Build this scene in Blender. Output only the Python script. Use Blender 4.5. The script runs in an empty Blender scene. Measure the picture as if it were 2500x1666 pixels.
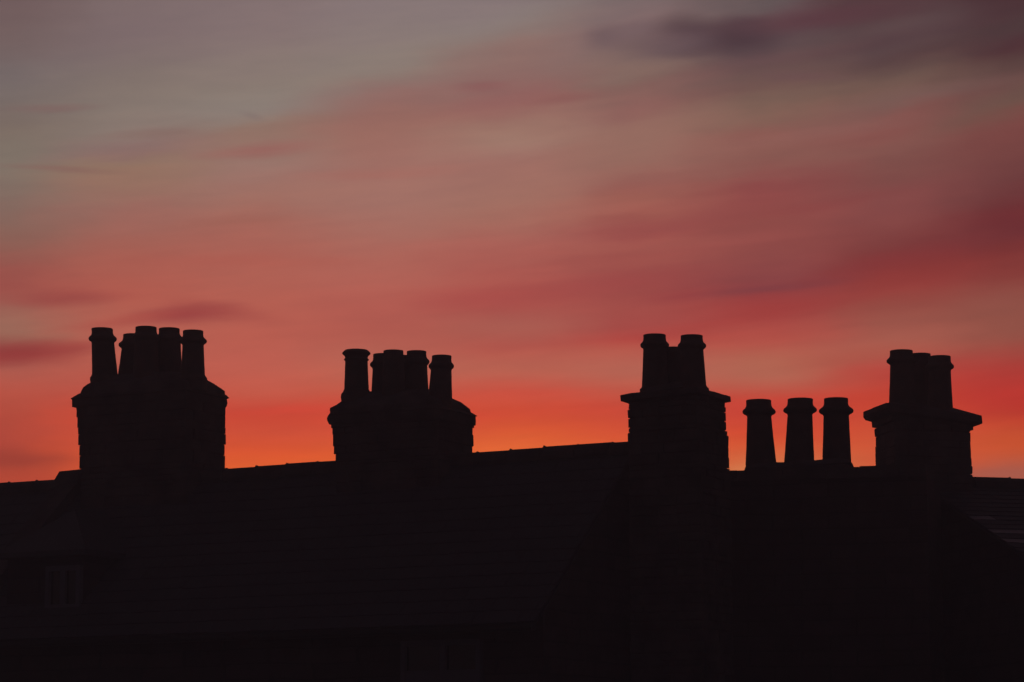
import bpy, bmesh, math, random
from mathutils import Vector, Matrix, noise as mnoise
random.seed(7)
SC = bpy.context.scene
COL = SC.collection
R = math.radians

# ------------------------------------------------------------------ camera
HF, PITCH, CAMZ = 20.0, 9.0, 4.5
cam_d = bpy.data.cameras.new("camera"); cam = bpy.data.objects.new("camera", cam_d); COL.objects.link(cam)
cam.location = (0, 0, CAMZ); cam.rotation_euler = (R(90 + PITCH), 0, 0)
cam_d.sensor_width = 36; cam_d.angle = R(HF); cam_d.clip_start = .1; cam_d.clip_end = 5000
SC.camera = cam
SC.render.resolution_x, SC.render.resolution_y = 1024, 682
SC.view_settings.view_transform = 'Standard'; SC.view_settings.look = 'None'
SC.view_settings.exposure = 0; SC.view_settings.gamma = 1
SC.view_settings.use_curve_mapping = False

FPX = 1250 / math.tan(R(HF / 2)); CP, SP = math.cos(R(PITCH)), math.sin(R(PITCH))
def ray(x, y):                       # direction a photo point (2500 x 1666) is seen in
    cx = (x - 1250) / FPX; cy = (833 - y) / FPX
    return Vector((cx, CP - cy * SP, SP + cy * CP))
def azel(x, y):
    d = ray(x, y).normalized()
    return math.degrees(math.atan2(d.x, d.y)), math.degrees(math.asin(d.z))

# ------------------------------------------------------------------ sky
def lin(c):
    return tuple(((v / 255) / 12.92 if v / 255 <= .04045 else ((v / 255 + .055) / 1.055) ** 2.4) for v in c)
SHEAR = .2
def shear(v):
    t = min(1, max(0, (v - 8) / 8)); return SHEAR * t * t * (3 - 2 * t)
# colour of the afterglow up the sky, at nine bearings (elevation given by photo row)
SKY = [
 (0, [(0,112,92,92),(100,115,97,96),(200,118,106,104),(300,124,109,101),(400,130,116,105),(500,134,107,97),(600,145,98,87),(700,160,83,75),(760,160,101,87),(810,160,107,90),(835,156,87,76),(862,152,67,63),(900,176,91,78),(950,190,87,71),(1000,186,78,62),(1080,180,72,58),(1125,166,66,53),(1175,192,74,54)]),
 (312,[(0,124,106,106),(100,126,108,108),(200,130,115,109),(310,138,121,113),(370,141,111,105),(400,148,116,100),(500,158,108,97),(600,168,99,87),(700,182,95,81),(800,186,99,83),(900,192,95,79),(960,198,84,68),(1000,208,78,58),(1060,218,82,56),(1130,226,88,50)]),
 (625,[(0,130,112,112),(100,134,116,114),(200,138,123,115),(275,141,126,118),(320,146,116,104),(400,156,118,108),(500,164,110,98),(600,174,101,89),(700,184,99,85),(800,190,97,82),(900,198,97,81),(965,206,92,73),(1005,210,76,57),(1060,216,82,56),(1100,228,88,50),(1145,236,98,48)]),
 (937,[(0,134,118,118),(100,138,122,118),(165,140,123,115),(225,144,108,102),(300,154,108,98),(400,162,112,102),(500,166,114,103),(600,174,107,95),(700,184,99,87),(800,182,93,81),(900,192,103,85),(955,204,92,72),(1000,214,76,56),(1060,220,84,56),(1120,236,98,48)]),
 (1250,[(0,134,118,118),(60,137,121,117),(115,140,112,106),(200,142,104,99),(250,148,100,95),(310,156,116,104),(360,162,122,109),(400,160,112,102),(500,166,112,99),(600,172,99,89),(700,176,87,79),(750,174,85,77),(800,176,95,83),(850,184,89,77),(900,192,101,83),(930,202,93,75),(980,212,80,59),(1040,222,86,52),(1100,238,106,54)]),
 (1562,[(0,122,104,104),(60,128,104,103),(120,130,106,101),(200,132,102,94),(260,142,98,92),(320,150,108,97),(400,152,106,95),(450,152,94,86),(500,160,94,83),(560,156,80,76),(600,164,87,79),(680,158,75,72),(750,166,79,73),(800,172,77,71),(835,184,77,68),(880,188,99,83),(920,192,101,83),(980,206,80,62),(1020,214,78,56),(1080,226,90,52)]),
 (1875,[(0,98,84,85),(60,98,70,75),(100,90,70,74),(150,102,80,78),(200,112,84,79),(260,126,96,85),(320,140,92,84),(400,138,88,81),(450,144,76,74),(550,146,76,72),(640,144,73,71),(690,142,67,68),(740,160,65,63),(790,174,75,68),(840,186,87,74),(880,184,103,83),(930,188,101,82),(970,204,76,60),(1020,212,72,54),(1080,222,86,52),(1140,220,118,72)]),
 (2187,[(0,82,60,62),(50,86,66,68),(100,88,68,70),(150,94,72,70),(210,112,86,78),(260,124,88,82),(300,134,82,77),(350,132,84,78),(420,126,76,72),(480,134,74,72),(550,134,70,68),(600,130,61,60),(650,142,59,57),(700,152,65,60),(750,154,79,69),(800,164,89,76),(850,176,91,76),(900,188,75,64),(960,200,68,52),(1020,210,76,52),(1080,216,88,56)]),
 (2500,[(0,74,50,54),(60,76,56,58),(100,78,50,54),(150,88,64,62),(200,104,74,70),(250,110,80,72),(300,122,72,68),(380,116,66,64),(450,110,60,60),(520,110,48,51),(570,112,49,52),(620,128,55,53),(680,138,63,58),(720,146,79,69),(770,148,83,71),(830,154,81,69),(880,172,65,57),(950,190,57,49),(1010,194,60,46),(1050,204,78,48),(1100,206,86,52),(1150,180,92,74)]),
]
# single clouds: centre x, y, half length, half height (photo pixels), tilt in degrees, colour, strength
CLOUDS = [
 (1720,100,230,50,3,(98,78,80),.7),(1480,92,56,30,4,(108,88,91),.8),(1560,75,70,24,6,(112,92,96),.6),(1680,86,80,46,0,(78,59,65),.95),(1740,96,150,34,2,(80,62,69),.6),(1808,92,92,46,2,(76,57,63),.95),(1822,62,50,28,-10,(84,64,70),.6),(1620,112,100,24,3,(98,80,84),.6),(1830,128,60,20,0,(84,66,70),.6),
 (1600,100,130,40,3,(116,92,94),.45),
 (2040,40,250,30,5,(88,56,63),.75),(2230,62,170,24,9,(94,72,74),.4),(2120,108,330,20,9,(84,60,64),.5),(1850,150,220,22,8,(104,76,78),.55),
 (1560,212,220,16,8,(128,88,86),.35),(2300,120,200,26,9,(80,54,58),.4),(1960,185,120,14,-3,(108,78,80),.5),
 (1370,240,90,15,5,(142,92,88),.6),(1180,212,60,13,4,(138,88,88),.55),(880,298,150,26,9,(152,104,96),.5),(640,366,150,17,6,(156,98,92),.65),
 (130,262,110,10,4,(126,96,94),.5),(150,412,150,9,-2,(136,98,92),.5),(370,330,110,12,3,(134,108,100),.5),(611,283,30,10,-18,(124,106,104),.35),
 (930,425,200,18,3,(166,106,96),.5),(560,545,170,14,4,(158,98,86),.45),(560,640,300,16,0,(178,92,80),.35),
 (470,765,130,24,6,(152,62,64),.85),(560,757,130,22,-7,(160,72,68),.55),(160,728,150,20,4,(156,72,68),.7),(330,780,170,14,8,(176,80,70),.5),
 (60,865,190,26,8,(152,60,58),.75),(200,850,80,14,10,(160,66,62),.5),
 (1180,730,160,34,2,(174,78,74),.5),(1400,700,180,26,5,(162,74,72),.45),
 (1880,704,200,14,5,(132,64,68),.8),(1640,725,100,20,6,(152,64,66),.5),(1900,760,260,20,9,(160,60,58),.4),(1700,800,150,14,8,(176,70,64),.4),
 (2400,560,280,56,14,(114,46,50),.3),(2180,640,220,26,12,(134,54,56),.5),(2330,640,220,30,10,(136,50,48),.25),
 (1560,620,260,14,5,(158,78,74),.35),(2010,500,240,14,8,(138,66,66),.35),
 (2060,875,200,14,7,(178,90,74),.35),(2350,880,200,16,9,(178,68,60),.2),(2440,960,120,22,4,(194,56,49),.35),(1300,960,150,14,2,(216,80,62),.4),
 (700,1003,170,12,2,(216,72,56),.55),(340,1085,160,12,2,(206,72,56),.35),(60,1125,130,16,2,(160,62,52),.5),(1160,1010,140,10,1,(216,76,56),.4),
 (1850,985,140,12,3,(210,72,58),.4),(1500,505,260,18,3,(176,104,94),0.24),(1750,590,240,16,4,(166,88,82),0.24),(1150,600,300,18,1,(186,104,94),0.21),(2000,330,260,18,7,(150,104,96),0.24),(2250,230,220,18,7,(124,96,90),0.24),
 (1450,860,260,20,2,(196,108,88),0.24),(1050,690,260,16,2,(190,106,92),0.21),(800,470,260,18,4,(172,120,106),0.21),(1950,450,260,16,5,(130,66,66),0.21),(2150,830,240,18,5,(178,100,84),0.24),(760,905,260,20,1,(206,106,86),0.21),
 (1250,975,240,18,1,(222,92,68),0.24),(450,960,200,16,1,(212,92,70),0.21),
 (2450,1160,140,16,2,(172,94,80),.5),(1820,1145,60,14,2,(224,126,80),.5),
]
world = bpy.data.worlds.new("World"); SC.world = world; world.use_nodes = True
nt = world.node_tree; nt.nodes.clear(); NN, LK = nt.nodes, nt.links
def nd(t, **k):
    n = NN.new(t)
    for a, b in k.items(): setattr(n, a, b)
    return n
def setin(sock, v):
    if hasattr(v, 'links'): LK.new(v, sock)
    else: sock.default_value = v
def M(op, a, b=None, c=None, clamp=False):
    n = nd('ShaderNodeMath', operation=op, use_clamp=clamp)
    setin(n.inputs[0], a)
    if b is not None: setin(n.inputs[1], b)
    if c is not None: setin(n.inputs[2], c)
    return n.outputs[0]
def MR(v, a, b, c=0., d=1., it='SMOOTHSTEP'):
    n = nd('ShaderNodeMapRange', interpolation_type=it, clamp=True)
    setin(n.inputs['Value'], v); setin(n.inputs['From Min'], a); setin(n.inputs['From Max'], b)
    setin(n.inputs['To Min'], c); setin(n.inputs['To Max'], d); return n.outputs['Result']
def MIX(f, a, b, mode='MIX'):
    n = nd('ShaderNodeMix', data_type='RGBA', blend_type=mode)
    setin(n.inputs[0], f); setin(n.inputs[6], a); setin(n.inputs[7], b); return n.outputs[2]
def NOISE(vec, scale, det=3., rough=.55):
    n = nd('ShaderNodeTexNoise'); setin(n.inputs['Vector'], vec)
    n.inputs['Scale'].default_value = scale; n.inputs['Detail'].default_value = det
    n.inputs['Roughness'].default_value = rough; return n.outputs['Fac']
def XYZ(x, y, z=0.):
    n = nd('ShaderNodeCombineXYZ'); setin(n.inputs[0], x); setin(n.inputs[1], y); setin(n.inputs[2], z); return n.outputs[0]
tc = nd('ShaderNodeTexCoord'); sx = nd('ShaderNodeSeparateXYZ'); LK.new(tc.outputs['Generated'], sx.inputs[0])
D57 = 57.29578
u0 = M('MULTIPLY', M('ARCTAN2', sx.outputs[0], sx.outputs[1]), D57)
v0 = M('MULTIPLY', M('ARCSINE', sx.outputs[2]), D57)
# cloud streaks lie a little tilted: stretch the noise along them
st = M('SUBTRACT', v0, M('MULTIPLY', u0, .10))
amp = MR(v0, 8.6, 12., .22, 1.)
w1 = M('SUBTRACT', NOISE(XYZ(M('MULTIPLY', u0, .22), M('MULTIPLY', st, .75), 3.1), 1., 3.), .5)
w2 = M('SUBTRACT', NOISE(XYZ(M('MULTIPLY', u0, .5), M('MULTIPLY', st, 2.6), 8.7), 1., 4.), .5)
v1 = M('ADD', v0, M('MULTIPLY', amp, M('ADD', M('MULTIPLY', w1, .5), M('MULTIPLY', w2, .46))))
u1 = M('ADD', u0, M('MULTIPLY', M('SUBTRACT', NOISE(XYZ(M('MULTIPLY', u0, .5), M('MULTIPLY', v0, 1.1), 20.), 1., 3.), .5), 1.6))
kt = MR(v1, 8., 16., 0., SHEAR)
vs = M('SUBTRACT', v1, M('MULTIPLY', kt, M('MINIMUM', M('MAXIMUM', u0, -14.), 14.)))
V0, V1 = 3., 22.
fac = MR(vs, V0, V1, 0., 1., 'LINEAR')
res = None; prev_u = None
for x, stops in SKY:
    rp = nd('ShaderNodeValToRGB'); LK.new(fac, rp.inputs[0]); cr = rp.color_ramp; cr.interpolation = 'CARDINAL'
    pts = []
    for y, r, g, b in stops:
        u, v = azel(x, y); pts.append(((v - shear(v) * u - V0) / (V1 - V0), lin((r, g, b))))
    pts.sort()
    cr.elements[0].position = pts[0][0]; cr.elements[0].color = (*pts[0][1], 1)
    cr.elements[1].position = pts[-1][0]; cr.elements[1].color = (*pts[-1][1], 1)
    for p, c in pts[1:-1]:
        e = cr.elements.new(p); e.color = (*c, 1)
    u = azel(x, 600)[0]
    res = rp.outputs[0] if res is None else MIX(MR(u1, prev_u, u, 0., 1., 'SMOOTHSTEP'), res, rp.outputs[0])
    prev_u = u
wu = M('ADD', u0, M('MULTIPLY', w1, .9)); wv = M('ADD', v0, M('ADD', M('MULTIPLY', w1, .12), M('MULTIPLY', w2, .22)))
pos = XYZ(wu, wv)
for x, y, a, b, tilt, c, s in CLOUDS:
    u, v = azel(x, y); k = math.degrees(1 / FPX)
    mp = nd('ShaderNodeMapping', vector_type='TEXTURE'); LK.new(pos, mp.inputs[0])
    mp.inputs['Location'].default_value = (u, v, 0); mp.inputs['Rotation'].default_value = (0, 0, R(tilt))
    mp.inputs['Scale'].default_value = (a * k * 1.55, b * k * 1.55, 1e3)
    ln = nd('ShaderNodeVectorMath', operation='LENGTH'); LK.new(mp.outputs[0], ln.inputs[0])
    res = MIX(MR(ln.outputs['Value'], 0., 1., s, 0.), res, (*lin(c), 1))
# thin streaky texture in the veil of cloud
w3 = NOISE(XYZ(M('MULTIPLY', u0, .7), M('MULTIPLY', st, 5.), 41.), 1., 5., .6)
res = MIX(1., res, MIX(MR(w3, .25, .75, 0., 1., 'LINEAR'), (.955, .96, .97, 1), (1.045, 1.04, 1.03, 1)), 'MULTIPLY')
glow = MR(v0, 3., 11., 1.17, 1.)
res = MIX(1., res, XYZ(glow, MR(v0, 3., 10., 1.26, 1.), glow), 'MULTIPLY')
# away from the afterglow the dusk sky is dim; added mauve lifts the walls
SUN_AZ, SUN_EL = 2.0, 1.0
sky = nd('ShaderNodeTexSky', sky_type='NISHITA'); sky.sun_disc = False
sky.sun_elevation = R(SUN_EL); sky.sun_rotation = R(SUN_AZ); sky.air_density = 1.; sky.dust_density = 1.; sky.ozone_density = 3.
dusk = MIX(1., sky.outputs[0], (.018, .0145, .0145, 1), 'MULTIPLY')
off = M('MULTIPLY', MR(M('ABSOLUTE', u0), 16., 75., 1., 0.), MR(v0, 21., 42., 1., 0.))
mauve = MIX(MR(v0, 10., 90., 0., 1.), (.03, .016, .019, 1), (.008, .005, .007, 1))
res = MIX(off, MIX(1., dusk, mauve, 'ADD'), res)
bg = nd('ShaderNodeBackground'); LK.new(res, bg.inputs[0]); bg.inputs[1].default_value = 1.16
world.cycles.sampling_method = 'MANUAL'; world.cycles.sample_map_resolution = 256
wo = nd('ShaderNodeOutputWorld'); LK.new(bg.outputs[0], wo.inputs[0])

# the last of the sun, on the horizon behind the roofs
sl = bpy.data.lights.new("sun", 'SUN'); sl.energy = .03; sl.angle = R(10); sl.color = (1, .55, .3)
so = bpy.data.objects.new("sun", sl); COL.objects.link(so)
so.rotation_euler = (R(90 - SUN_EL), 0, R(180 - SUN_AZ)); so.location = (0, 60, 30)

# ------------------------------------------------------------------ materials
def mat(name, build):
    m = bpy.data.materials.new(name); m.use_nodes = True
    t = m.node_tree; p = t.nodes['Principled BSDF']; build(t, p); return m
def noisy(c1, c2, scale, rough=.9, bump=.4, bscale=None, spec=.3):
    def b(t, p):
        tcn = t.nodes.new('ShaderNodeTexCoord')
        n = t.nodes.new('ShaderNodeTexNoise'); n.inputs['Scale'].default_value = scale; n.inputs['Detail'].default_value = 8
        t.links.new(tcn.outputs['Object'], n.inputs['Vector'])
        r = t.nodes.new('ShaderNodeValToRGB'); t.links.new(n.outputs['Fac'], r.inputs[0])
        r.color_ramp.elements[0].position = .35; r.color_ramp.elements[0].color = (*c1, 1)
        r.color_ramp.elements[1].position = .68; r.color_ramp.elements[1].color = (*c2, 1)
        t.links.new(r.outputs[0], p.inputs['Base Color']); p.inputs['Roughness'].default_value = rough
        p.inputs['Specular IOR Level'].default_value = spec
        n2 = t.nodes.new('ShaderNodeTexNoise'); n2.inputs['Scale'].default_value = bscale or scale * 5; n2.inputs['Detail'].default_value = 6
        t.links.new(tcn.outputs['Object'], n2.inputs['Vector'])
        bp = t.nodes.new('ShaderNodeBump'); bp.inputs['Strength'].default_value = bump; bp.inputs['Distance'].default_value = .02
        t.links.new(n2.outputs['Fac'], bp.inputs['Height']); t.links.new(bp.outputs[0], p.inputs['Normal'])
    return b
def masonry(c1, c2, cm):
    def b(t, p):
        tcn = t.nodes.new('ShaderNodeTexCoord')
        # brick texture lies in x-y, so feed it (run along the wall, height)
        sp = t.nodes.new('ShaderNodeSeparateXYZ'); t.links.new(tcn.outputs['Object'], sp.inputs[0])
        ad = t.nodes.new('ShaderNodeMath'); ad.operation = 'ADD'; t.links.new(sp.outputs[0], ad.inputs[0]); t.links.new(sp.outputs[1], ad.inputs[1])
        cb = t.nodes.new('ShaderNodeCombineXYZ'); t.links.new(ad.outputs[0], cb.inputs[0]); t.links.new(sp.outputs[2], cb.inputs[1])
        nz = t.nodes.new('ShaderNodeTexNoise'); nz.inputs['Scale'].default_value = 1.7; t.links.new(tcn.outputs['Object'], nz.inputs['Vector'])
        va = t.nodes.new('ShaderNodeVectorMath'); va.operation = 'MULTIPLY_ADD'; va.inputs[1].default_value = (.06, .06, 0)
        t.links.new(nz.outputs['Color'], va.inputs[0]); t.links.new(cb.outputs[0], va.inputs[2])
        k = t.nodes.new('ShaderNodeTexBrick'); t.links.new(va.outputs[0], k.inputs['Vector'])
        k.inputs['Scale'].default_value = 1; k.inputs['Brick Width'].default_value = .42; k.inputs['Row Height'].default_value = .16
        k.inputs['Mortar Size'].default_value = .009; k.inputs['Mortar Smooth'].default_value = .3
        k.inputs['Color1'].default_value = (*c1, 1); k.inputs['Color2'].default_value = (*c2, 1); k.inputs['Mortar'].default_value = (*cm, 1)
        n = t.nodes.new('ShaderNodeTexNoise'); n.inputs['Scale'].default_value = 4; n.inputs['Detail'].default_value = 8
        t.links.new(tcn.outputs['Object'], n.inputs['Vector'])
        mx = t.nodes.new('ShaderNodeMix'); mx.data_type = 'RGBA'; mx.blend_type = 'MULTIPLY'; mx.inputs[0].default_value = .7
        t.links.new(k.outputs['Color'], mx.inputs[6])
        r = t.nodes.new('ShaderNodeValToRGB'); t.links.new(n.outputs['Fac'], r.inputs[0])
        r.color_ramp.elements[0].position = .3; r.color_ramp.elements[0].color = (.45, .42, .42, 1); r.color_ramp.elements[1].position = .7
        t.links.new(r.outputs[0], mx.inputs[7]); t.links.new(mx.outputs[2], p.inputs['Base Color'])
        p.inputs['Roughness'].default_value = .92; p.inputs['Specular IOR Level'].default_value = .2
        sb = t.nodes.new('ShaderNodeMath'); sb.operation = 'MULTIPLY_ADD'; sb.inputs[1].default_value = -1.; t.links.new(k.outputs['Fac'], sb.inputs[0]); t.links.new(n.outputs['Fac'], sb.inputs[2])
        bp = t.nodes.new('ShaderNodeBump'); bp.inputs['Strength'].default_value = .7; bp.inputs['Distance'].default_value = .02
        t.links.new(sb.outputs[0], bp.inputs['Height']); t.links.new(bp.outputs[0], p.inputs['Normal'])
    return b
MT = dict(
 stone=mat('sooty_stone', noisy((.045,.035,.035), (.11,.085,.08), 3, .95, .6, 18, .15)),
 wall=mat('sooty_wall', masonry((.09,.065,.062), (.06,.045,.045), (.05,.042,.042))),
 dark_wall=mat('sooty_gritstone_wall', masonry((.07,.045,.046), (.05,.033,.034), (.04,.03,.03))),
 mortar=mat('flaunching_mortar', noisy((.06,.05,.05), (.12,.1,.098), 5, .95, .5, 30, .15)),
 clay=mat('weathered_clay', noisy((.055,.035,.032), (.11,.065,.055), 6, .8, .25, 30, .3)),
 slate=mat('slate', noisy((.04,.038,.045), (.055,.053,.062), 2.5, .7, .25, 25, .3)),
 slate_glint=mat('painted_glint_slate', noisy((.07,.078,.097), (.11,.12,.15), 2.5, .4, .3, 25, .5)),  # lighter colour stands in for light glinting on the slates
 ridge=mat('ridge_clay', noisy((.05,.035,.034), (.09,.06,.055), 5, .85, .3, 30, .3)),
 lead=mat('lead_sheet', noisy((.12,.13,.15), (.2,.21,.24), 2, .5, .2, 12, .5)),
 white=mat('white_frame', noisy((.10,.095,.125), (.12,.115,.15), 2, .6, .05, 20, .3)),
 gutter=mat('black_gutter', noisy((.02,.02,.02), (.035,.033,.033), 2, .5, .1, 20, .4)),
 curtain=mat('curtain_cloth', noisy((.1,.08,.08), (.16,.13,.13), 2, .9, .1, 20, .1)),
 ground=mat('ground_grass', noisy((.03,.035,.018), (.06,.06,.03), 1.5, .95, .5, 12, .1)),
)
def glass(t, p):
    p.inputs['Base Color'].default_value = (.01, .01, .012, 1); p.inputs['Roughness'].default_value = .06
    p.inputs['Specular IOR Level'].default_value = .5
    n = t.nodes.new('ShaderNodeTexNoise'); n.inputs['Scale'].default_value = 1.3
    bp = t.nodes.new('ShaderNodeBump'); bp.inputs['Strength'].default_value = .06; bp.inputs['Distance'].default_value = .01
    t.links.new(n.outputs['Fac'], bp.inputs['Height']); t.links.new(bp.outputs[0], p.inputs['Normal'])
MT['glass'] = mat('window_glass', glass)

# ------------------------------------------------------------------ helpers
def obj(name, bm, m, parent=None, pivot=None, label=None, kind=None, group=None, smooth=False):
    me = bpy.data.meshes.new(name)
    piv = Vector(pivot) if pivot is not None else Vector((0, 0, 0))
    bmesh.ops.recalc_face_normals(bm, faces=bm.faces)
    bmesh.ops.translate(bm, verts=bm.verts, vec=-piv)
    bm.to_mesh(me); bm.free()
    for mm in (m if isinstance(m, (list, tuple)) else [m]): me.materials.append(mm)
    if smooth: me.shade_smooth()
    o = bpy.data.objects.new(name, me); COL.objects.link(o)
    pw = Vector((0, 0, 0)); q = parent
    while q: pw += q.location; q = q.parent
    o.parent = parent; o.location = piv - pw
    for k, v in (('label', label), ('kind', kind), ('group', group)):
        if v: o[k] = v
    return o
def thing(name, label, cat, loc, group=None):
    o = bpy.data.objects.new(name, None); COL.objects.link(o); o.location = loc; o.empty_display_size = .3
    o['label'] = label; o['category'] = cat
    if group: o['group'] = group
    return o

class Frame:                     # a building's own axes: s along the ridge, n towards its back, z up from the ground
    def __init__(s, origin, yaw):
        s.O = Vector((origin[0], origin[1], 0)); a = R(yaw)
        s.T = Vector((math.cos(a), -math.sin(a), 0)); s.N = Vector((math.sin(a), math.cos(a), 0)); s.sg = 1 if yaw >= 0 else -1
    def P(s, a, n, z): return s.O + s.T * a + s.N * n + Vector((0, 0, z))
    def on(s, x, y, n):          # where the sight line through a photo point meets the plane at depth n
        d = ray(x, y); t = (s.O.dot(s.N) + n) / d.dot(s.N); p = d * t
        return p.dot(s.T) - s.O.dot(s.T), p.z + CAMZ, t
FA = Frame((0, 31), 29)        # the long terrace
FC = Frame((2.9, 30.6), 14)       # the parapeted house between
FB = Frame((4.55, 32.4), -12)    # the house at the right

def hexa(bm, c):                 # box from eight corners, bottom ring then top ring
    v = [bm.verts.new(p) for p in c]
    for f in ((0,3,2,1),(4,5,6,7),(0,1,5,4),(1,2,6,5),(2,3,7,6),(3,0,4,7)): bm.faces.new([v[i] for i in f])
    return v
def fbox(bm, F, s0, s1, n0, n1, z0, z1):
    hexa(bm, [F.P(s0,n0,z0),F.P(s1,n0,z0),F.P(s1,n1,z0),F.P(s0,n1,z0),F.P(s0,n0,z1),F.P(s1,n0,z1),F.P(s1,n1,z1),F.P(s0,n1,z1)])
def prism(bm, F, prof, s0, s1):  # profile of (n, z) carried along s
    a = [bm.verts.new(F.P(s0, n, z)) for n, z in prof]; b = [bm.verts.new(F.P(s1, n, z)) for n, z in prof]
    k = len(prof)
    for i in range(k): bm.faces.new([a[i], a[(i+1)%k], b[(i+1)%k], b[i]])
    bm.faces.new(a[::-1]); bm.faces.new(b)
def stone(bm, o, du, dv, dw, j=.006, ch=.012):
    """a dressed stone: o corner, du/dv the face, dw outward; worn, chamfered front"""
    r = lambda a: random.uniform(-a, a)
    lu, lv = du.length, dv.length; U, V = du.normalized(), dv.normalized()
    back = [o, o + du, o + du + dv, o + dv]
    W = dw.normalized(); L = dw.length
    mid = [o + W*(L-ch), o + du + W*(L-ch), o + du + dv + W*(L-ch), o + dv + W*(L-ch)]
    fr = [o + U*ch + V*ch + dw, o + U*(lu-ch) + V*ch + dw, o + U*(lu-ch) + V*(lv-ch) + dw, o + U*ch + V*(lv-ch) + dw]
    fr = [p + W*r(j) + U*r(j) + V*r(j*.6) for p in fr]; mid = [p + W*r(j*.6) for p in mid]
    b = [bm.verts.new(p) for p in back]; m_ = [bm.verts.new(p) for p in mid]; f = [bm.verts.new(p) for p in fr]
    for A_, B_ in ((b, m_), (m_, f)):
        for i in range(4): bm.faces.new([A_[i], A_[(i+1)%4], B_[(i+1)%4], B_[i]])
    bm.faces.new(f); bm.faces.new(b[::-1])

def interp(tab, z):
    tab = sorted(tab, key=lambda p: p[1])
    if z <= tab[0][1]: return tab[0][0]
    for (s0, z0), (s1, z1) in zip(tab, tab[1:]):
        if z <= z1: return s0 + (s1 - s0) * ((z - z0) / (z1 - z0) if z1 > z0 else 0)
    return tab[-1][0]

def stack_body(F, n0, d, left, right, zbot, ztop, parent, ch=(.07, .13), jit=.014):
    """rough coursed stonework; left / right are outline points (x, y) of the two extreme corners"""
    L = [F.on(x, y, n0 - d*F.sg)[:2] for x, y in left]; Q = [F.on(x, y, n0 + d*F.sg)[:2] for x, y in right]
    bm = bmesh.new()
    z = zbot; 
    sl, sr = interp(L, ztop), interp(Q, ztop)
    core = .014
    # core
    zz = [zbot + (ztop - zbot) * i / 6 for i in range(7)]; rings = []
    for q in zz:
        a, b = interp(L, q) + core, interp(Q, q) - core
        rings.append([bm.verts.new(F.P(s, n, q)) for s, n in ((a, n0-d+core), (b, n0-d+core), (b, n0+d-core), (a, n0+d-core))])
    for A_, B_ in zip(rings, rings[1:]):
        for i in range(4): bm.faces.new([A_[i], A_[(i+1)%4], B_[(i+1)%4], B_[i]])
    bm.faces.new(rings[0][::-1]); bm.faces.new(rings[-1])
    k = 0
    while z < ztop - .02:
        h = min(random.uniform(*ch) * random.choice((.6, .85, 1, 1, 1.15)), ztop - z)
        if ztop - z - h < .04: h = ztop - z
        zm = z + h/2; a, b = interp(L, zm), interp(Q, zm); g = .005 if random.random() < .22 else .001
        up = Vector((0, 0, h - 2*g))
        for side in range(4):
            A0 = [(a, n0-d), (b, n0-d), (b, n0+d), (a, n0+d)][side]; B0 = [(b, n0-d), (b, n0+d), (a, n0+d), (a, n0-d)][side]
            p0, p1 = F.P(*A0, z+g), F.P(*B0, z+g); ln = (p1-p0).length; U = (p1-p0)/ln; W = U.cross(Vector((0,0,1)))
            # quoins alternate: long on one face, short on the next
            x = 0.; lead = (k + side) % 2
            while x < ln - .01:
                w = random.uniform(.18, .42) if x > 0 else (.34 if lead else .16)
                if ln - x - w < .12: w = ln - x
                e = max(-jit*1.3, min(jit, random.gauss(-.002, jit*.55)))
                stone(bm, p0 + U*(x + (g if x else 0)) - W*core*1.05, U*(w - (g if x else 0)), up, W*(core*1.05 + e), .005, .01)
                x += w
        z += h; k += 1
    return bm

def ring_loft(bm, F, rings, seg=10, rough=.0):
    """rings of (s0, s1, n0, n1, z0(left), z1(right), corner radius) joined into one closed skin"""
    rs = []
    for s0, s1, n0, n1, zl, zr, r in rings:
        pts = []
        r = min(r, (s1-s0)/2.01, (n1-n0)/2.01)
        for cx, cy, a0 in ((s1-r, n1-r, 0), (s0+r, n1-r, 90), (s0+r, n0+r, 180), (s1-r, n0+r, 270)):
            for i in range(seg + 1):
                a = R(a0 + 90*i/seg); pts.append((cx + r*math.cos(a), cy + r*math.sin(a)))
        # extra points along the straight runs so edges can be uneven
        dense = []
        for i, p in enumerate(pts):
            q = pts[(i+1) % len(pts)]; m = 8 if i % (seg+1) == seg else 1
            for j in range(m): dense.append((p[0] + (q[0]-p[0])*j/m, p[1] + (q[1]-p[1])*j/m))
        row = []
        for s, n in dense:
            f = (s - s0)/(s1 - s0); P = F.P(s, n, zl + (zr - zl)*f)
            if rough: P += mnoise.noise_vector(P*9)*rough
            row.append(bm.verts.new(P))
        rs.append(row)
    for A_, B_ in zip(rs, rs[1:]):
        k = len(A_)
        for i in range(k): bm.faces.new([A_[i], A_[(i+1)%k], B_[(i+1)%k], B_[i]])
    bm.faces.new(rs[0][::-1]); bm.faces.new(rs[-1])

def cap(F, n0, d, levels, rough=.006, rad=.02, over=None):
    """levels (xL, yL, xR, yR) from the bottom up; the same overhang is given to the two long sides"""
    bm = bmesh.new(); rings = []; base = None
    for lv in levels:
        xl, yl, xr, yr = lv[:4]; rr = lv[4] if len(lv) > 4 else rad
        dd = d
        for _ in range(6):
            sL, zL, _t = F.on(xl, yl, n0 - dd*F.sg); sR, zR, _t = F.on(xr, yr, n0 + dd*F.sg)
            if base is None: break
            dd = max(.08, d + ((base[0] - sL) + (sR - base[1]))/2)
        if base is None: base = (sL, sR)
        rings.append((sL, sR, n0-dd, n0+dd, zL, zR, rr))
    ring_loft(bm, F, rings, rough=rough)
    return bm

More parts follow.
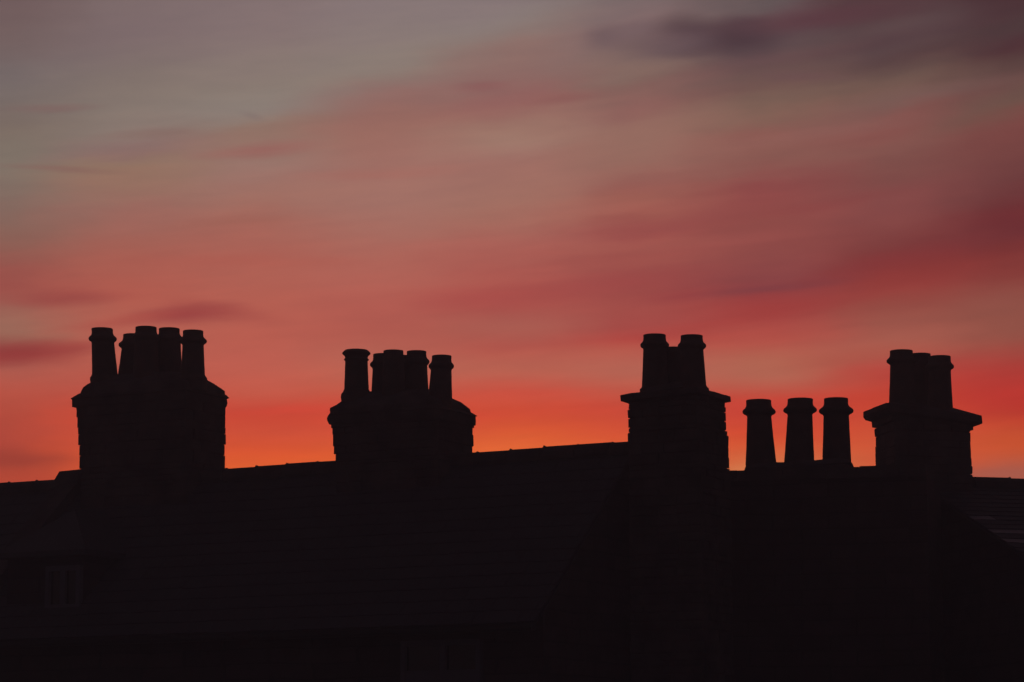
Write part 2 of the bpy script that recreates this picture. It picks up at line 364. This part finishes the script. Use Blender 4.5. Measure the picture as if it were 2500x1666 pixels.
def pot(F, n, top, bot, hw, y_off=1., kind='roll', collar=None):
    """clay pot turned on its axis. top/bot: (x, y) on its axis; hw: (rim, bulb, neck, foot) half widths in photo pixels"""
    sT, zT, tT = F.on(top[0], top[1], n); sB, zB, tB = F.on(bot[0], bot[1], n); sT_, zb_ = sT, zB; zB -= .12; sB += (sB - sT)*.12/(zT - zb_)
    k = tT/FPX*1.0; rim, bulb, neck, foot = [h*k for h in hw]
    H = zT - zB; u = k*y_off
    if kind == 'roll':
        pr = [(0,rim*.985),(1.5,rim),(9,rim),(13,rim*1.02),(17,rim+(bulb-rim)*.28),(20,rim+(bulb-rim)*.66),(22.5,rim+(bulb-rim)*.92),(25,bulb),(28,bulb*.985),(30.5,neck+(bulb-neck)*.62),(32.5,neck+(bulb-neck)*.22),(33,neck+(bulb-neck)*.16),(35,neck*1.01),(37,neck)]
    elif kind == 'plain':
        pr = [(0,rim*.985),(1.5,rim),(9,rim),(11,rim*1.03),(14,rim*1.03),(16,neck),(20,neck)]
    else:
        pr = [(0,rim*.96),(1,rim),(4,rim+(bulb-rim)*.6),(7.5,bulb),(9.5,bulb*.985),(14,neck*1.06),(18,neck*1.005),(21,neck*1.02),(22.3,neck*1.1),(24.5,neck*1.1),(26,neck*1.01),(29,neck)]
    prof = [(r, H - y*u) for y, r in pr]
    z1 = prof[-1][1]; r1 = prof[-1][0]; n_ = 9
    zf_ = .12
    for i in range(1, n_+1):
        f = i/n_; prof.append((r1 + (foot - r1)*(.85*f + .15*f*f), z1 + (zf_ - z1)*f))
    if collar:
        w, h = collar[0]*k, collar[1]*k; prof.pop()
        prof += [(foot, zf_+h), (foot+w*.35, zf_+h*.72), (foot+w*.85, zf_+h*.5), (foot+w, zf_+h*.2), (foot+w*.85, zf_-.02), (foot+w*.8, 0)]
    else: prof.append((foot, 0))
    inner = [(rim*.8, 0.02), (rim*.78, H*.5), (rim*.8, H-.05), (rim*.86, H)]
    loop = inner + prof
    seg = 40; bm = bmesh.new(); rows = []
    B = F.P(sB, n, zB); ax = (F.P(sT, n, zT) - B)
    for r, z in loop:
        c = B + ax*(z/H)
        rows.append([bm.verts.new(c + Vector((math.cos(2*math.pi*i/seg)*r*(1+.012*mnoise.noise(Vector((i*.35+zB*9+c.x*5, z*14, n)))), math.sin(2*math.pi*i/seg)*r, 0))) for i in range(seg)])
    for i in range(len(rows)):
        a, b = rows[i], rows[(i+1) % len(rows)]
        if i == len(rows)-1: continue
        for j in range(seg): bm.faces.new([a[j], a[(j+1)%seg], b[(j+1)%seg], b[j]])
    bm.faces.new(rows[0]); bm.faces.new(rows[-1][::-1])
    return bm, B

def slates(F, s0, s1, nE, nR, zE, zR, gauge=.2, width=.26, pale=(), s_edge=None):
    """slated slope from eaves (nE, zE) up to ridge (nR, zR): every slate laid, tail proud of the course below"""
    bm = bmesh.new(); L = math.hypot(nR-nE, zR-zE); dn, dz = (nR-nE)/L, (zR-zE)/L; un, uz = -dz*(1 if dn > 0 else -1), abs(dn)
    rows = int(L/gauge)+1
    for i in range(rows):
        a = i*gauge; b = min(a + gauge*1.6, L); x = s0 - (width/2 if i % 2 else 0)
        sag = 0
        while x < s1:
            w = width; xa, xb = max(x, s0), min(x+w, s1)
            if xb - xa > .02:
                lift = .012 + random.uniform(0, .004); th = .008; dx = random.uniform(-.004, .004); sk = random.uniform(-.006, .006)
                def Q(s, t, h): return F.P(s, nE + dn*t + un*h, zE + dz*t + uz*h)
                t0, t1 = a - .01 + sk, b
                h0, h1 = lift, .001
                c = [Q(xa+.002, t0, h0), Q(xb-.002, t0+dx, h0), Q(xb-.002, t1, h1), Q(xa+.002, t1, h1), Q(xa+.002, t0, h0+th), Q(xb-.002, t0+dx, h0+th), Q(xb-.002, t1, h1+th*.6), Q(xa+.002, t1, h1+th*.6)]
                nf = len(bm.faces); hexa(bm, c); bm.faces.ensure_lookup_table()
                if any((xa+xb)/2 > p[0] and (xa+xb)/2 < p[1] and i == p[2] for p in pale):  # slates here get the painted glint colour
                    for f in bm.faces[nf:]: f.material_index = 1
            x += w
    return bm

def ridge_tiles(F, s0, s1, z, n=0., r=.11, step=.41, start=0.):
    bm = bmesh.new(); s = s0 - start
    while s < s1:
        a, b = max(s, s0), min(s + step - .008, s1)
        if b - a > .03:
            rows = []
            dz = random.uniform(-.003, .003) + .006*math.sin(s*1.7) + .004*math.sin(s*4.1)
            for q, rr in ((a, r), (b, r)):
                rows.append([bm.verts.new(F.P(q, n + rr*math.cos(R(t)), z - r + rr*math.sin(R(t)) + dz)) for t in range(-20, 201, 20)])
                rows.append([bm.verts.new(F.P(q, n + (rr-.018)*math.cos(R(t)), z - r + (rr-.018)*math.sin(R(t)) + dz)) for t in range(-20, 201, 20)])
            o0, i0, o1, i1 = rows
            for k in range(len(o0)-1):
                bm.faces.new([o0[k], o0[k+1], o1[k+1], o1[k]]); bm.faces.new([i0[k], i1[k], i1[k+1], i0[k+1]])
                bm.faces.new([o0[k], i0[k], i0[k+1], o0[k+1]]); bm.faces.new([o1[k], o1[k+1], i1[k+1], i1[k]])
            for k in (0, len(o0)-1): bm.faces.new([o0[k], o1[k], i1[k], i0[k]])
        # a nib of bedding mortar squeezed out of the joint
        h = random.uniform(.004, .015) + .006*math.sin(s*1.7) + .004*math.sin(s*4.1); w = random.uniform(.008, .014)
        if a > s0: hexa(bm, [F.P(a-w, n-.03, z-.02), F.P(a+w, n-.03, z-.02), F.P(a+w, n+.03, z-.02), F.P(a-w, n+.03, z-.02), F.P(a-w*.6, n-.015, z+h), F.P(a+w*.4, n-.015, z+h*.8), F.P(a+w*.4, n+.015, z+h*.8), F.P(a-w*.6, n+.015, z+h)])
        s += step
    return bm

# ------------------------------------------------------------------ ground
bm = bmesh.new(); bmesh.ops.create_grid(bm, x_segments=60, y_segments=60, size=380)
for v in bm.verts: v.co.z = mnoise.noise(v.co*.01)*.0 
obj('ground', bm, MT['ground'], kind='structure')

# ------------------------------------------------------------------ the terrace
ZR = 3.73 + CAMZ; PIT = .87; NE = -2.2                      # ridge height, slope, eaves overhang
def roof_z(n): return ZR - .07 - PIT*abs(n)
def gabled_house(F, name, label, s0, s1, zr, pit, ne, nb, wall_m, grp=None, pale=(), tile_start=.1, gauge=.2, step=.41, tile=True):
    root = thing(name, label, 'house', F.P((s0+s1)/2, 0, 0), grp)
    wf, wb = ne + .22, nb - .22
    zt = zr - .1
    zf = lambda n: zt - pit*abs(n)
    bm = bmesh.new()
    prism(bm, F, [(wf, -.3), (wf, zf(wf)-.05), (0, zt-.05), (wb, zf(wb)-.05), (wb, -.3)], s0 + .03, s1 - .03)
    obj('wall', bm, wall_m, root, F.P(s0, wf, 0))
    # roof: boards below, slates above, both slopes
    bm = slates(F, s0, s1, ne, -.02, zf(ne), zt - .013, gauge, .26, pale)
    b2 = slates(F, s0, s1, nb, .02, zf(nb), zt - .013, gauge, .3)
    me = bpy.data.meshes.new('t'); b2.to_mesh(me); b2.free(); bm.from_mesh(me); bpy.data.meshes.remove(me)
    prism(bm, F, [(ne+.03, zf(ne)-.01), (0, zt-.005), (nb-.03, zf(nb)-.01), (nb-.03, zf(nb)-.035), (0, zt-.03), (ne+.03, zf(ne)-.035)], s0+.004, s1-.004)
    roof = obj('roof', bm, [MT['slate'], MT['slate_glint']], root, F.P(s0, 0, zt))
    if tile: obj('ridge_tiles', ridge_tiles(F, s0, s1, zr, step=step, start=tile_start), MT['ridge'], roof, F.P(s0, 0, zr))
    # gutter with a half-round section, on a fascia board
    bm = bmesh.new(); r = .055
    pr = [(ne + r*math.cos(R(t)) - .03, zf(ne) - .03 + r*math.sin(R(t))) for t in range(180, 361, 20)] + [(ne + (r-.008)*math.cos(R(t)) - .03, zf(ne) - .03 + (r-.008)*math.sin(R(t))) for t in range(360, 179, -20)]
    prism(bm, F, pr, s0, s1)
    obj('gutter', bm, MT['gutter'], root, F.P(s0, ne, zf(ne)))
    bm = bmesh.new(); fbox(bm, F, s0+.01, s1-.01, wf-.03, wf-.003, zf(wf)-.22, zf(wf)-.07)
    obj('fascia_board', bm, MT['gutter'], root, F.P(s0, wf, zf(wf)))
    return root, roof, wf, zf

S_L, S_END = FA.on(158, 1165, 0)[0], FA.on(1550, 1080, 0)[0]
house_left, _, _, _ = gabled_house(FA, 'terraced_house', 'slate roofed house at the far left edge, its ridge a step lower than the next', -14, S_L, ZR, PIT, NE, 2.4, MT['wall'], 'houses of the stone terrace', tile_start=.2)
house, roof, WF, zf = gabled_house(FA, 'terraced_house', 'long stone house with blue slate roof carrying the two broadest chimneys crowded with pots', S_L, S_END, ZR, PIT, NE, 2.4, MT['wall'], 'houses of the stone terrace', tile_start=.16)
# raised verge stones where the two roofs meet, left of the first chimney
bm = bmesh.new()
a, z, _ = FA.on(163, 1155, 0); b, z2, _ = FA.on(150, 1172, 0); e, z3, _ = FA.on(196, 1151, 0)
for sgn in (-1, 1):
    for i in range(6):
        n0, n1 = sgn*i*.36, sgn*(i+1)*.36 - sgn*.01
        if sgn > 0 and i == 0: continue
        hexa(bm, [FA.P(s, n, zz) for s, n, zz in ((b-.02, n0, z3-.16-PIT*abs(n0)), (e+.1, n0, z3-.16-PIT*abs(n0)), (e+.1, n1, z3-.16-PIT*abs(n1)), (b-.02, n1, z3-.16-PIT*abs(n1)), (a, n0, z-PIT*abs(n0)), (e+.1, n0, z3-PIT*abs(n0)), (e+.1, n1, z3-PIT*abs(n1)), (a, n1, z-PIT*abs(n1)))])
# saddle stone over the ridge
hexa(bm, [FA.P(b-.02, -.2, z3-.2), FA.P(e+.1, -.2, z3-.2), FA.P(e+.1, .36, z3-.2), FA.P(b-.02, .36, z3-.2), FA.P(a, -.14, z+.004), FA.P(e+.1, -.14, z3+.004), FA.P(e+.1, .3, z3-.1), FA.P(a, .3, z-.1)])
obj('coping_stones', bm, MT['stone'], house, FA.P(a, 0, z))

def chimney(F, n0, d, house, label, left, right, zbot, ztop_y, caps, pots, group=None):
    """left/right outline of the shaft, caps = [(name, material, levels)], pots = [...]"""
    ztop = max(F.on(left[0][0], ztop_y, n0 - d*F.sg)[1], F.on(right[0][0], ztop_y, n0 + d*F.sg)[1])
    bm = stack_body(F, n0, d, left, right, zbot, ztop, house)
    sm = (F.on(left[0][0], ztop_y, n0)[0] + F.on(right[0][0], ztop_y, n0)[0])/2
    st = obj('chimney_stack', bm, MT['stone'], house, F.P(sm, n0, zbot), label=label)
    for nm, m, lv, kw in caps:
        obj(nm, cap(F, n0, d, lv, **kw), m, st, F.P(sm, n0, ztop))
    for p in pots:
        bm, B = pot(F, n0 + p[0], *p[1:5], **(p[6] if len(p) > 6 else {}))
        obj('chimney_pot', bm, MT['clay'], st, B, label=p[5], smooth=False)
    return st

zr_in = ZR - .9
# first chimney (left), five roll-top pots in two rows
chimney(FA, 0, .40, house, 'broad stone chimney with five roll-topped pots, the one furthest left',
  [(181,993),(186.7,1009),(188,1030),(190,1060),(191,1086),(193.6,1112),(194.5,1150),(195,1200)],
  [(552,993),(551.5,1030),(552.8,1060),(552,1096),(549,1102),(550,1119),(552.5,1141),(553,1200)], zr_in, 995,
  [('cornice', MT['stone'], [(182,995,553,995),(174.4,994,554.5,994),(174.2,985,556.8,985),(174.8,976,555,976),(170.6,973.6,562.2,973.4),(171.5,972.4,561,972.3),(192.8,961,552.2,965)], dict(rough=.007, rad=.012)),
   ('flaunching', MT['mortar'], [(192.5,966,552.4,969,.03),(193,957,552,956,.04),(194.8,945.8,548.5,950,.1),(201,939.4,536,941,.16),(221.6,931.5,506,926,.16),(262,916,470,914,.16)], dict(rough=.012))],
  [(-.17,(249.3,803),(257,930),(25.9,34.4,27.4,32),1.,'leftmost pot of the left chimney, leaning slightly',dict(collar=(5,14))),
   (.17,(326,817.5),(319,930),(25,35,27,33),1.,'short pot standing in the back row beside the leftmost pot'),
   (-.17,(356.6,799.5),(357,930),(25.8,34,28.2,33),1.,'tallest pot in the middle of the left chimney'),
   (.17,(413.3,803),(413,930),(25.4,34,28,32.5),1.,'pot second from the right on the left chimney'),
   (-.17,(471.5,808.5),(471,930),(24.8,33.8,26,30),1.,'rightmost pot of the left chimney',dict(collar=(5,14)))])
# collars of mortar at the feet come with the flaunching; second chimney
chimney(FA, 0, .38, house, 'broad stone chimney with pots of mixed shapes, second from the left',
  [(805.3,1034),(810.4,1049.4),(811,1066.7),(813.5,1087),(816,1107.6),(818.6,1124),(820,1180)],
  [(1158.5,1038),(1156,1052),(1154,1062.6),(1155,1075),(1153.3,1093),(1154.5,1106.5),(1155,1180)], zr_in, 1036,
  [('cornice', MT['stone'], [(805,1036.5,1158.5,1039),(800.8,1035.5,1163.4,1040.5),(797,1026,1163.8,1032),(796.3,1021,1163.2,1026),(798.8,1015.5,1163.5,1019),(801,1012,1169.2,1017.2),(803,1009,1167,1016),(803.5,1007,1152.5,1007)], dict(rough=.012, rad=.02)),
   ('flaunching', MT['mortar'], [(803,1010,1152.5,1012,.03),(801.4,1003,1152.2,1004,.03),(801,997,1151.5,998.5,.05),(805.5,992,1147.8,994,.1),(809,987.5,1138,986,.15),(821,980.5,1121.5,977.8,.15),(834,973,1104,968,.15),(870,958,1075,957,.15)], dict(rough=.012))],
  [(-.16,(870,855.5),(870.5,974),(28.5,34.8,27.6,31),1.,'pot with a wide flared crown, leftmost on the second chimney',dict(kind='crown',collar=(7.5,22))),
   (.16,(936,865.7),(936,972),(25,33,26.5,30),1.,'lower pot in the back row next to the crowned pot'),
   (-.16,(960.6,857),(961,972),(24.4,30,25.5,29),1.,'pot in the middle of the second chimney', dict(kind='plain')),
   (.17,(985,870.3),(985,972),(25,26,25,29),1.,'low pot barely showing behind the two middle ones', dict(kind='plain')),
   (.16,(1017,858.6),(1018,972),(24,31.5,25.8,29.5),1.,'pot second from the right on the second chimney'),
   (-.16,(1078.4,869.4),(1074.5,972),(23.9,31.2,25.4,29.5),1.,'shorter pot at the right end of the second chimney')])
# third chimney: stands at the gable end and runs down outside it
chimney(FA, 0, .36, house, 'tall rough stone chimney at the gable end with three pots on a thin slab',
  [(1532.5,984),(1533,990),(1536,1002),(1532.4,1008),(1534,1020),(1532.5,1032),(1532,1041),(1534,1055),(1534.7,1075),(1536,1200)],
  [(1771,986),(1772.6,1012),(1773,1036),(1776,1055),(1777.8,1083),(1779.7,1114),(1782,1145),(1786,1250)], 0, 984,
  [('cap_slab', MT['stone'], [(1529,984,1770,985),(1513,979.3,1786.5,981.8),(1512,966,1785,969),(1538,960.5,1763,965),(1562,957.8,1732,962)], dict(rough=.006, rad=.02)),
   ('flaunching', MT['mortar'], [(1556,964,1736,965,.04),(1561,957.5,1732,961,.06),(1563,955,1731,955.5,.1),(1569,949,1724,949,.12)], dict(rough=.008))],
  [(-.15,(1598,818.4),(1599.5,955),(27.5,35.2,28,33),1.,'left pot of the two tall ones on the slab chimney',dict(collar=(5,9))),
   (-.15,(1688.6,820.3),(1692,955),(27,35,28,33.5),1.,'right pot of the two tall ones on the slab chimney',dict(collar=(6,12))),
   (.15,(1642,850),(1642,955),(25.5,26.5,25.5,29),1.,'low plain pot half hidden between the two tall ones', dict(kind='plain'))])

# dormer with a hipped roof, at the left
dm = bmesh.new(); nD = -1.75
sa, zE_, _ = FA.on(20, 1345, nD); sb, _, _ = FA.on(205, 1345, nD); zE = FA.on(160, 1345, nD)[1]
zB = zf(nD) - .3
fbox(dm, FA, sa, sb, nD, -.9, zB, zE - .005)
dormer = obj('dormer', dm, MT['dark_wall'], house, FA.P((sa+sb)/2, nD, zB), label='small hipped dormer on the slate roof at the left')
bm = bmesh.new(); o = .09; zh = FA.on(195, 1243, -1.1)[1]; sc_ = (sa+sb)/2
nb_ = -(ZR - .17 - zh)/PIT + .2
v = [bm.verts.new(FA.P(*p)) for p in ((sa-o, nD-o, zE), (sb+o, nD-o, zE), (sb+o, -.6, zE), (sa-o, -.6, zE), (sc_-.12, nD+.65, zh), (sc_-.12, nb_, zh),
     (sa-o, nD-o, zE-.06), (sb+o, nD-o, zE-.06), (sb+o, -.6, zE-.06), (sa-o, -.6, zE-.06))]
for f in ((0,1,4),(1,2,5,4),(3,0,4,5),(2,3,5),(0,6,7,1),(1,7,8,2),(2,8,9,3),(3,9,6,0),(6,9,8,7)): bm.faces.new([v[i] for i in f])
obj('dormer_roof', bm, MT['slate'], dormer, FA.P(sa, nD, zE))
def window(F, x0, x1, y0, y1, n, parent, mull=.55, transom=None, z=None, name='window'):
    s0, zt, _ = F.on(x0, y0, n); s1, zb, _ = F.on(x1, y1, n)
    if z: zt, zb = z
    bm = bmesh.new(); w = .055; t = .05
    fbox(bm, F, s0, s0+w, n-t, n+.02, zb, zt); fbox(bm, F, s1-w, s1, n-t, n+.02, zb, zt)
    fbox(bm, F, s0+w, s1-w, n-t, n+.02, zt-w, zt); fbox(bm, F, s0+w, s1-w, n-t, n+.02, zb, zb+w)
    m = s0 + (s1-s0)*mull; fbox(bm, F, m-.035, m+.035, n-t+.004, n+.02, zb+w, zt-w)
    tz = []
    if transom:
        zt2 = F.on((x0+x1)/2, transom, n)[1]
        fbox(bm, F, s0+w, m-.035, n-t+.008, n+.02, zt2-.06, zt2+.06); fbox(bm, F, m+.035, s1-w, n-t+.008, n+.02, zt2-.06, zt2+.06)
    fr = obj(name, bm, MT['white'], parent, F.P(s0, n, zb))
    bm = bmesh.new(); fbox(bm, F, s0+w*.6, s1-w*.6, n-.012, n-.004, zb+w*.6, zt-w*.6)
    obj('pane', bm, MT['glass'], fr, F.P(s0, n, zb))
    return fr, s0, s1, zb, zt
window(FA, 118, 200, 1384, 1487, nD - .01, house, .5, name='window')[0]['label'] = 'dim window in the face of the dormer'
# window under the eaves, white casements, transom, stone lintel and sill
nW = WF - .012
fr, s0, s1, zb, zt = window(FA, 984, 1178, 1566, 1800, nW, house, .53, 1652)
fr['label'] = 'pale framed window with a mullion at the bottom centre'
bm = bmesh.new(); fbox(bm, FA, s0-.15, s1+.15, nW-.03, nW+.004, zt+.004, zt+.2)
obj('lintel', bm, MT['stone'], fr, FA.P(s0, nW, zt))
bm = bmesh.new(); fbox(bm, FA, s0-.15, s1+.15, nW-.1, nW+.004, zb-.14, zb-.004)
obj('sill', bm, MT['stone'], fr, FA.P(s0, nW, zb))

# ------------------------------------------------------------------ the parapeted house between
nC = 0.
sC0 = FC.on(1700, 1149, 0)[0]
zc = FC.on(1960, 1143, nC)[1]; zcL = FC.on(1800, 1149, nC)[1]; zcR = FC.on(2110, 1140, nC)[1]; sC1 = FC.on(2262, 1160, nC)[0]
houseC = thing('stone_house', 'dark stone house with a plain parapet wall and three freestanding tapered pots behind it', 'house', FC.P((sC0+sC1)/2, nC, 0))
foot = [(sC0, nC), (sC1, nC), (sC1, nC+1.5), (sC1-1.9, nC+5), (sC0+.8, nC+5)]
def slab(bm, F, pts, z0, z1):
    a = [bm.verts.new(F.P(s, n, z0)) for s, n in pts]; b = [bm.verts.new(F.P(s, n, z1)) for s, n in pts]
    for i in range(len(pts)): bm.faces.new([a[i], a[(i+1)%len(pts)], b[(i+1)%len(pts)], b[i]])
    bm.faces.new(a[::-1]); bm.faces.new(b)
bm = bmesh.new(); slab(bm, FC, foot, -.3, zc - .1)
obj('wall', bm, MT['dark_wall'], houseC, FC.P(sC0, nC, 0))
bm = bmesh.new(); s = FC.on(1760, 1148, nC)[0]; s = sC0
while s < sC1:
    w = min(random.uniform(.3, .5), sC1 - s)
    dz = random.uniform(-.008, .008); q = zcL + (zcR - zcL)*((s - FC.on(1800,1149,nC)[0])/(FC.on(2110,1140,nC)[0]-FC.on(1800,1149,nC)[0]))
    q = min(max(q, zcL-.02), zcR+.02)
    if w > .05: fbox(bm, FC, s+.004, s+w-.004, nC-.04, nC+.3, zc-.12, q+dz)
    s += w
obj('coping_stones', bm, MT['stone'], houseC, FC.P(sC0, nC, zc))
bm = bmesh.new(); slab(bm, FC, [(sC0+.05, nC+.32), (sC1-.05, nC+.32), (sC1-.05, nC+1.45), (sC1-1.93, nC+4.9), (sC0+.83, nC+4.9)], zc-.097, zc-.06)
obj('roof', bm, MT['lead'], houseC, FC.P(sC0, nC, zc))
# low stack with three freestanding pots
n4 = .38
chimney(FC, n4, .24, houseC, 'low stack behind the parapet with three tall tapered pots in a row',
  [(1819,1146),(1819,1300)], [(2082,1140),(2082,1300)], zc-.6, 1146,
  [('flaunching', MT['mortar'], [(1816,1149,2086,1141,.03),(1820,1143,2080,1134,.05),(1824,1138,2076,1131,.08),(1832,1133,2066,1128.5,.1)], dict(rough=.022))],
  [(0,(1852,978),(1858,1133),(30.6,40.6,29.6,37.6),1.12,'leftmost of the three tapered pots in a row'),
   (0,(1953.8,974.9),(1951,1133),(30.8,41,30.4,37),1.08,'middle one of the three tapered pots in a row'),
   (0,(2041,973.8),(2043,1133),(29.4,42.3,31,35.4),1.2,'rightmost of the three tapered pots in a row')])

# ------------------------------------------------------------------ the house at the right
zB_ = FB.on(2440, 1170, 0)[1]
s_apex = FB.on(2250, 1165, 0)[0]
houseB, roofB, _, _ = gabled_house(FB, 'stone_house', 'house at the right edge with low pitched slate roof and a wide capped chimney', s_apex, 8.5, zB_ + .01, .349, -4.2, 4.2, MT['dark_wall'], pale=((s_apex, s_apex+.55, 11), (s_apex+.0, s_apex+.45, 9), (s_apex, s_apex+.3, 14)), tile_start=.3, gauge=.2, step=.45)  # glints near the verge are painted as lighter slates
chimney(FB, 0, .33, houseB, 'squat stone chimney with a wide sloping cap and three pots, furthest right',
  [(2135.8,1044),(2134.5,1050),(2136,1068),(2137.5,1086),(2136,1089),(2137.4,1104),(2137,1134),(2138,1220)],
  [(2369.5,1049.7),(2370.2,1068),(2370.5,1085),(2372.2,1119),(2374.5,1150),(2375.5,1168),(2377,1220)], 0, 1046,
  [('cornice', MT['stone'], [(2128,1044.5,2376.8,1050),(2127,1029.5,2376.8,1036.6)], dict(rough=.004, rad=.015)),
   ('cap_slab', MT['stone'], [(2127.5,1031,2377,1036.9),(2111.5,1026,2399.3,1034.6),(2106.5,1019,2399.5,1032),(2106.2,1006.5,2398,1015),(2163.5,992,2330,996),(2172,990,2322,994)], dict(rough=.005, rad=.02))],
  [(-.15,(2200.4,857),(2202.5,1000),(27.8,36.4,27.6,32.5),1.,'left and tallest pot on the wide capped chimney'),
   (.15,(2246,865),(2247,1000),(26,30,27,31),1.,'middle pot set behind the others on the wide capped chimney'),
   (-.15,(2294,871),(2295,1000),(26.8,34.7,26.8,31.5),1.,'right and lowest pot on the wide capped chimney')])

# ------------------------------------------------------------------ thin volume added to lift the blacks: haze
bm = bmesh.new(); bmesh.ops.create_cube(bm, size=1)
for v in bm.verts: v.co = Vector((v.co.x*800, v.co.y*800, 4.6 + v.co.z*11.6))
hm = bpy.data.materials.new('lift_haze_air'); hm.use_nodes = True; t = hm.node_tree; t.nodes.clear()
pv = t.nodes.new('ShaderNodeVolumePrincipled'); mo = t.nodes.new('ShaderNodeOutputMaterial'); t.links.new(pv.outputs[0], mo.inputs['Volume'])
pv.inputs['Color'].default_value = (.78, .93, 1., 1); pv.inputs['Density'].default_value = .0078; pv.inputs['Anisotropy'].default_value = .3
hz = obj('lift_haze', bm, hm, kind='stuff')
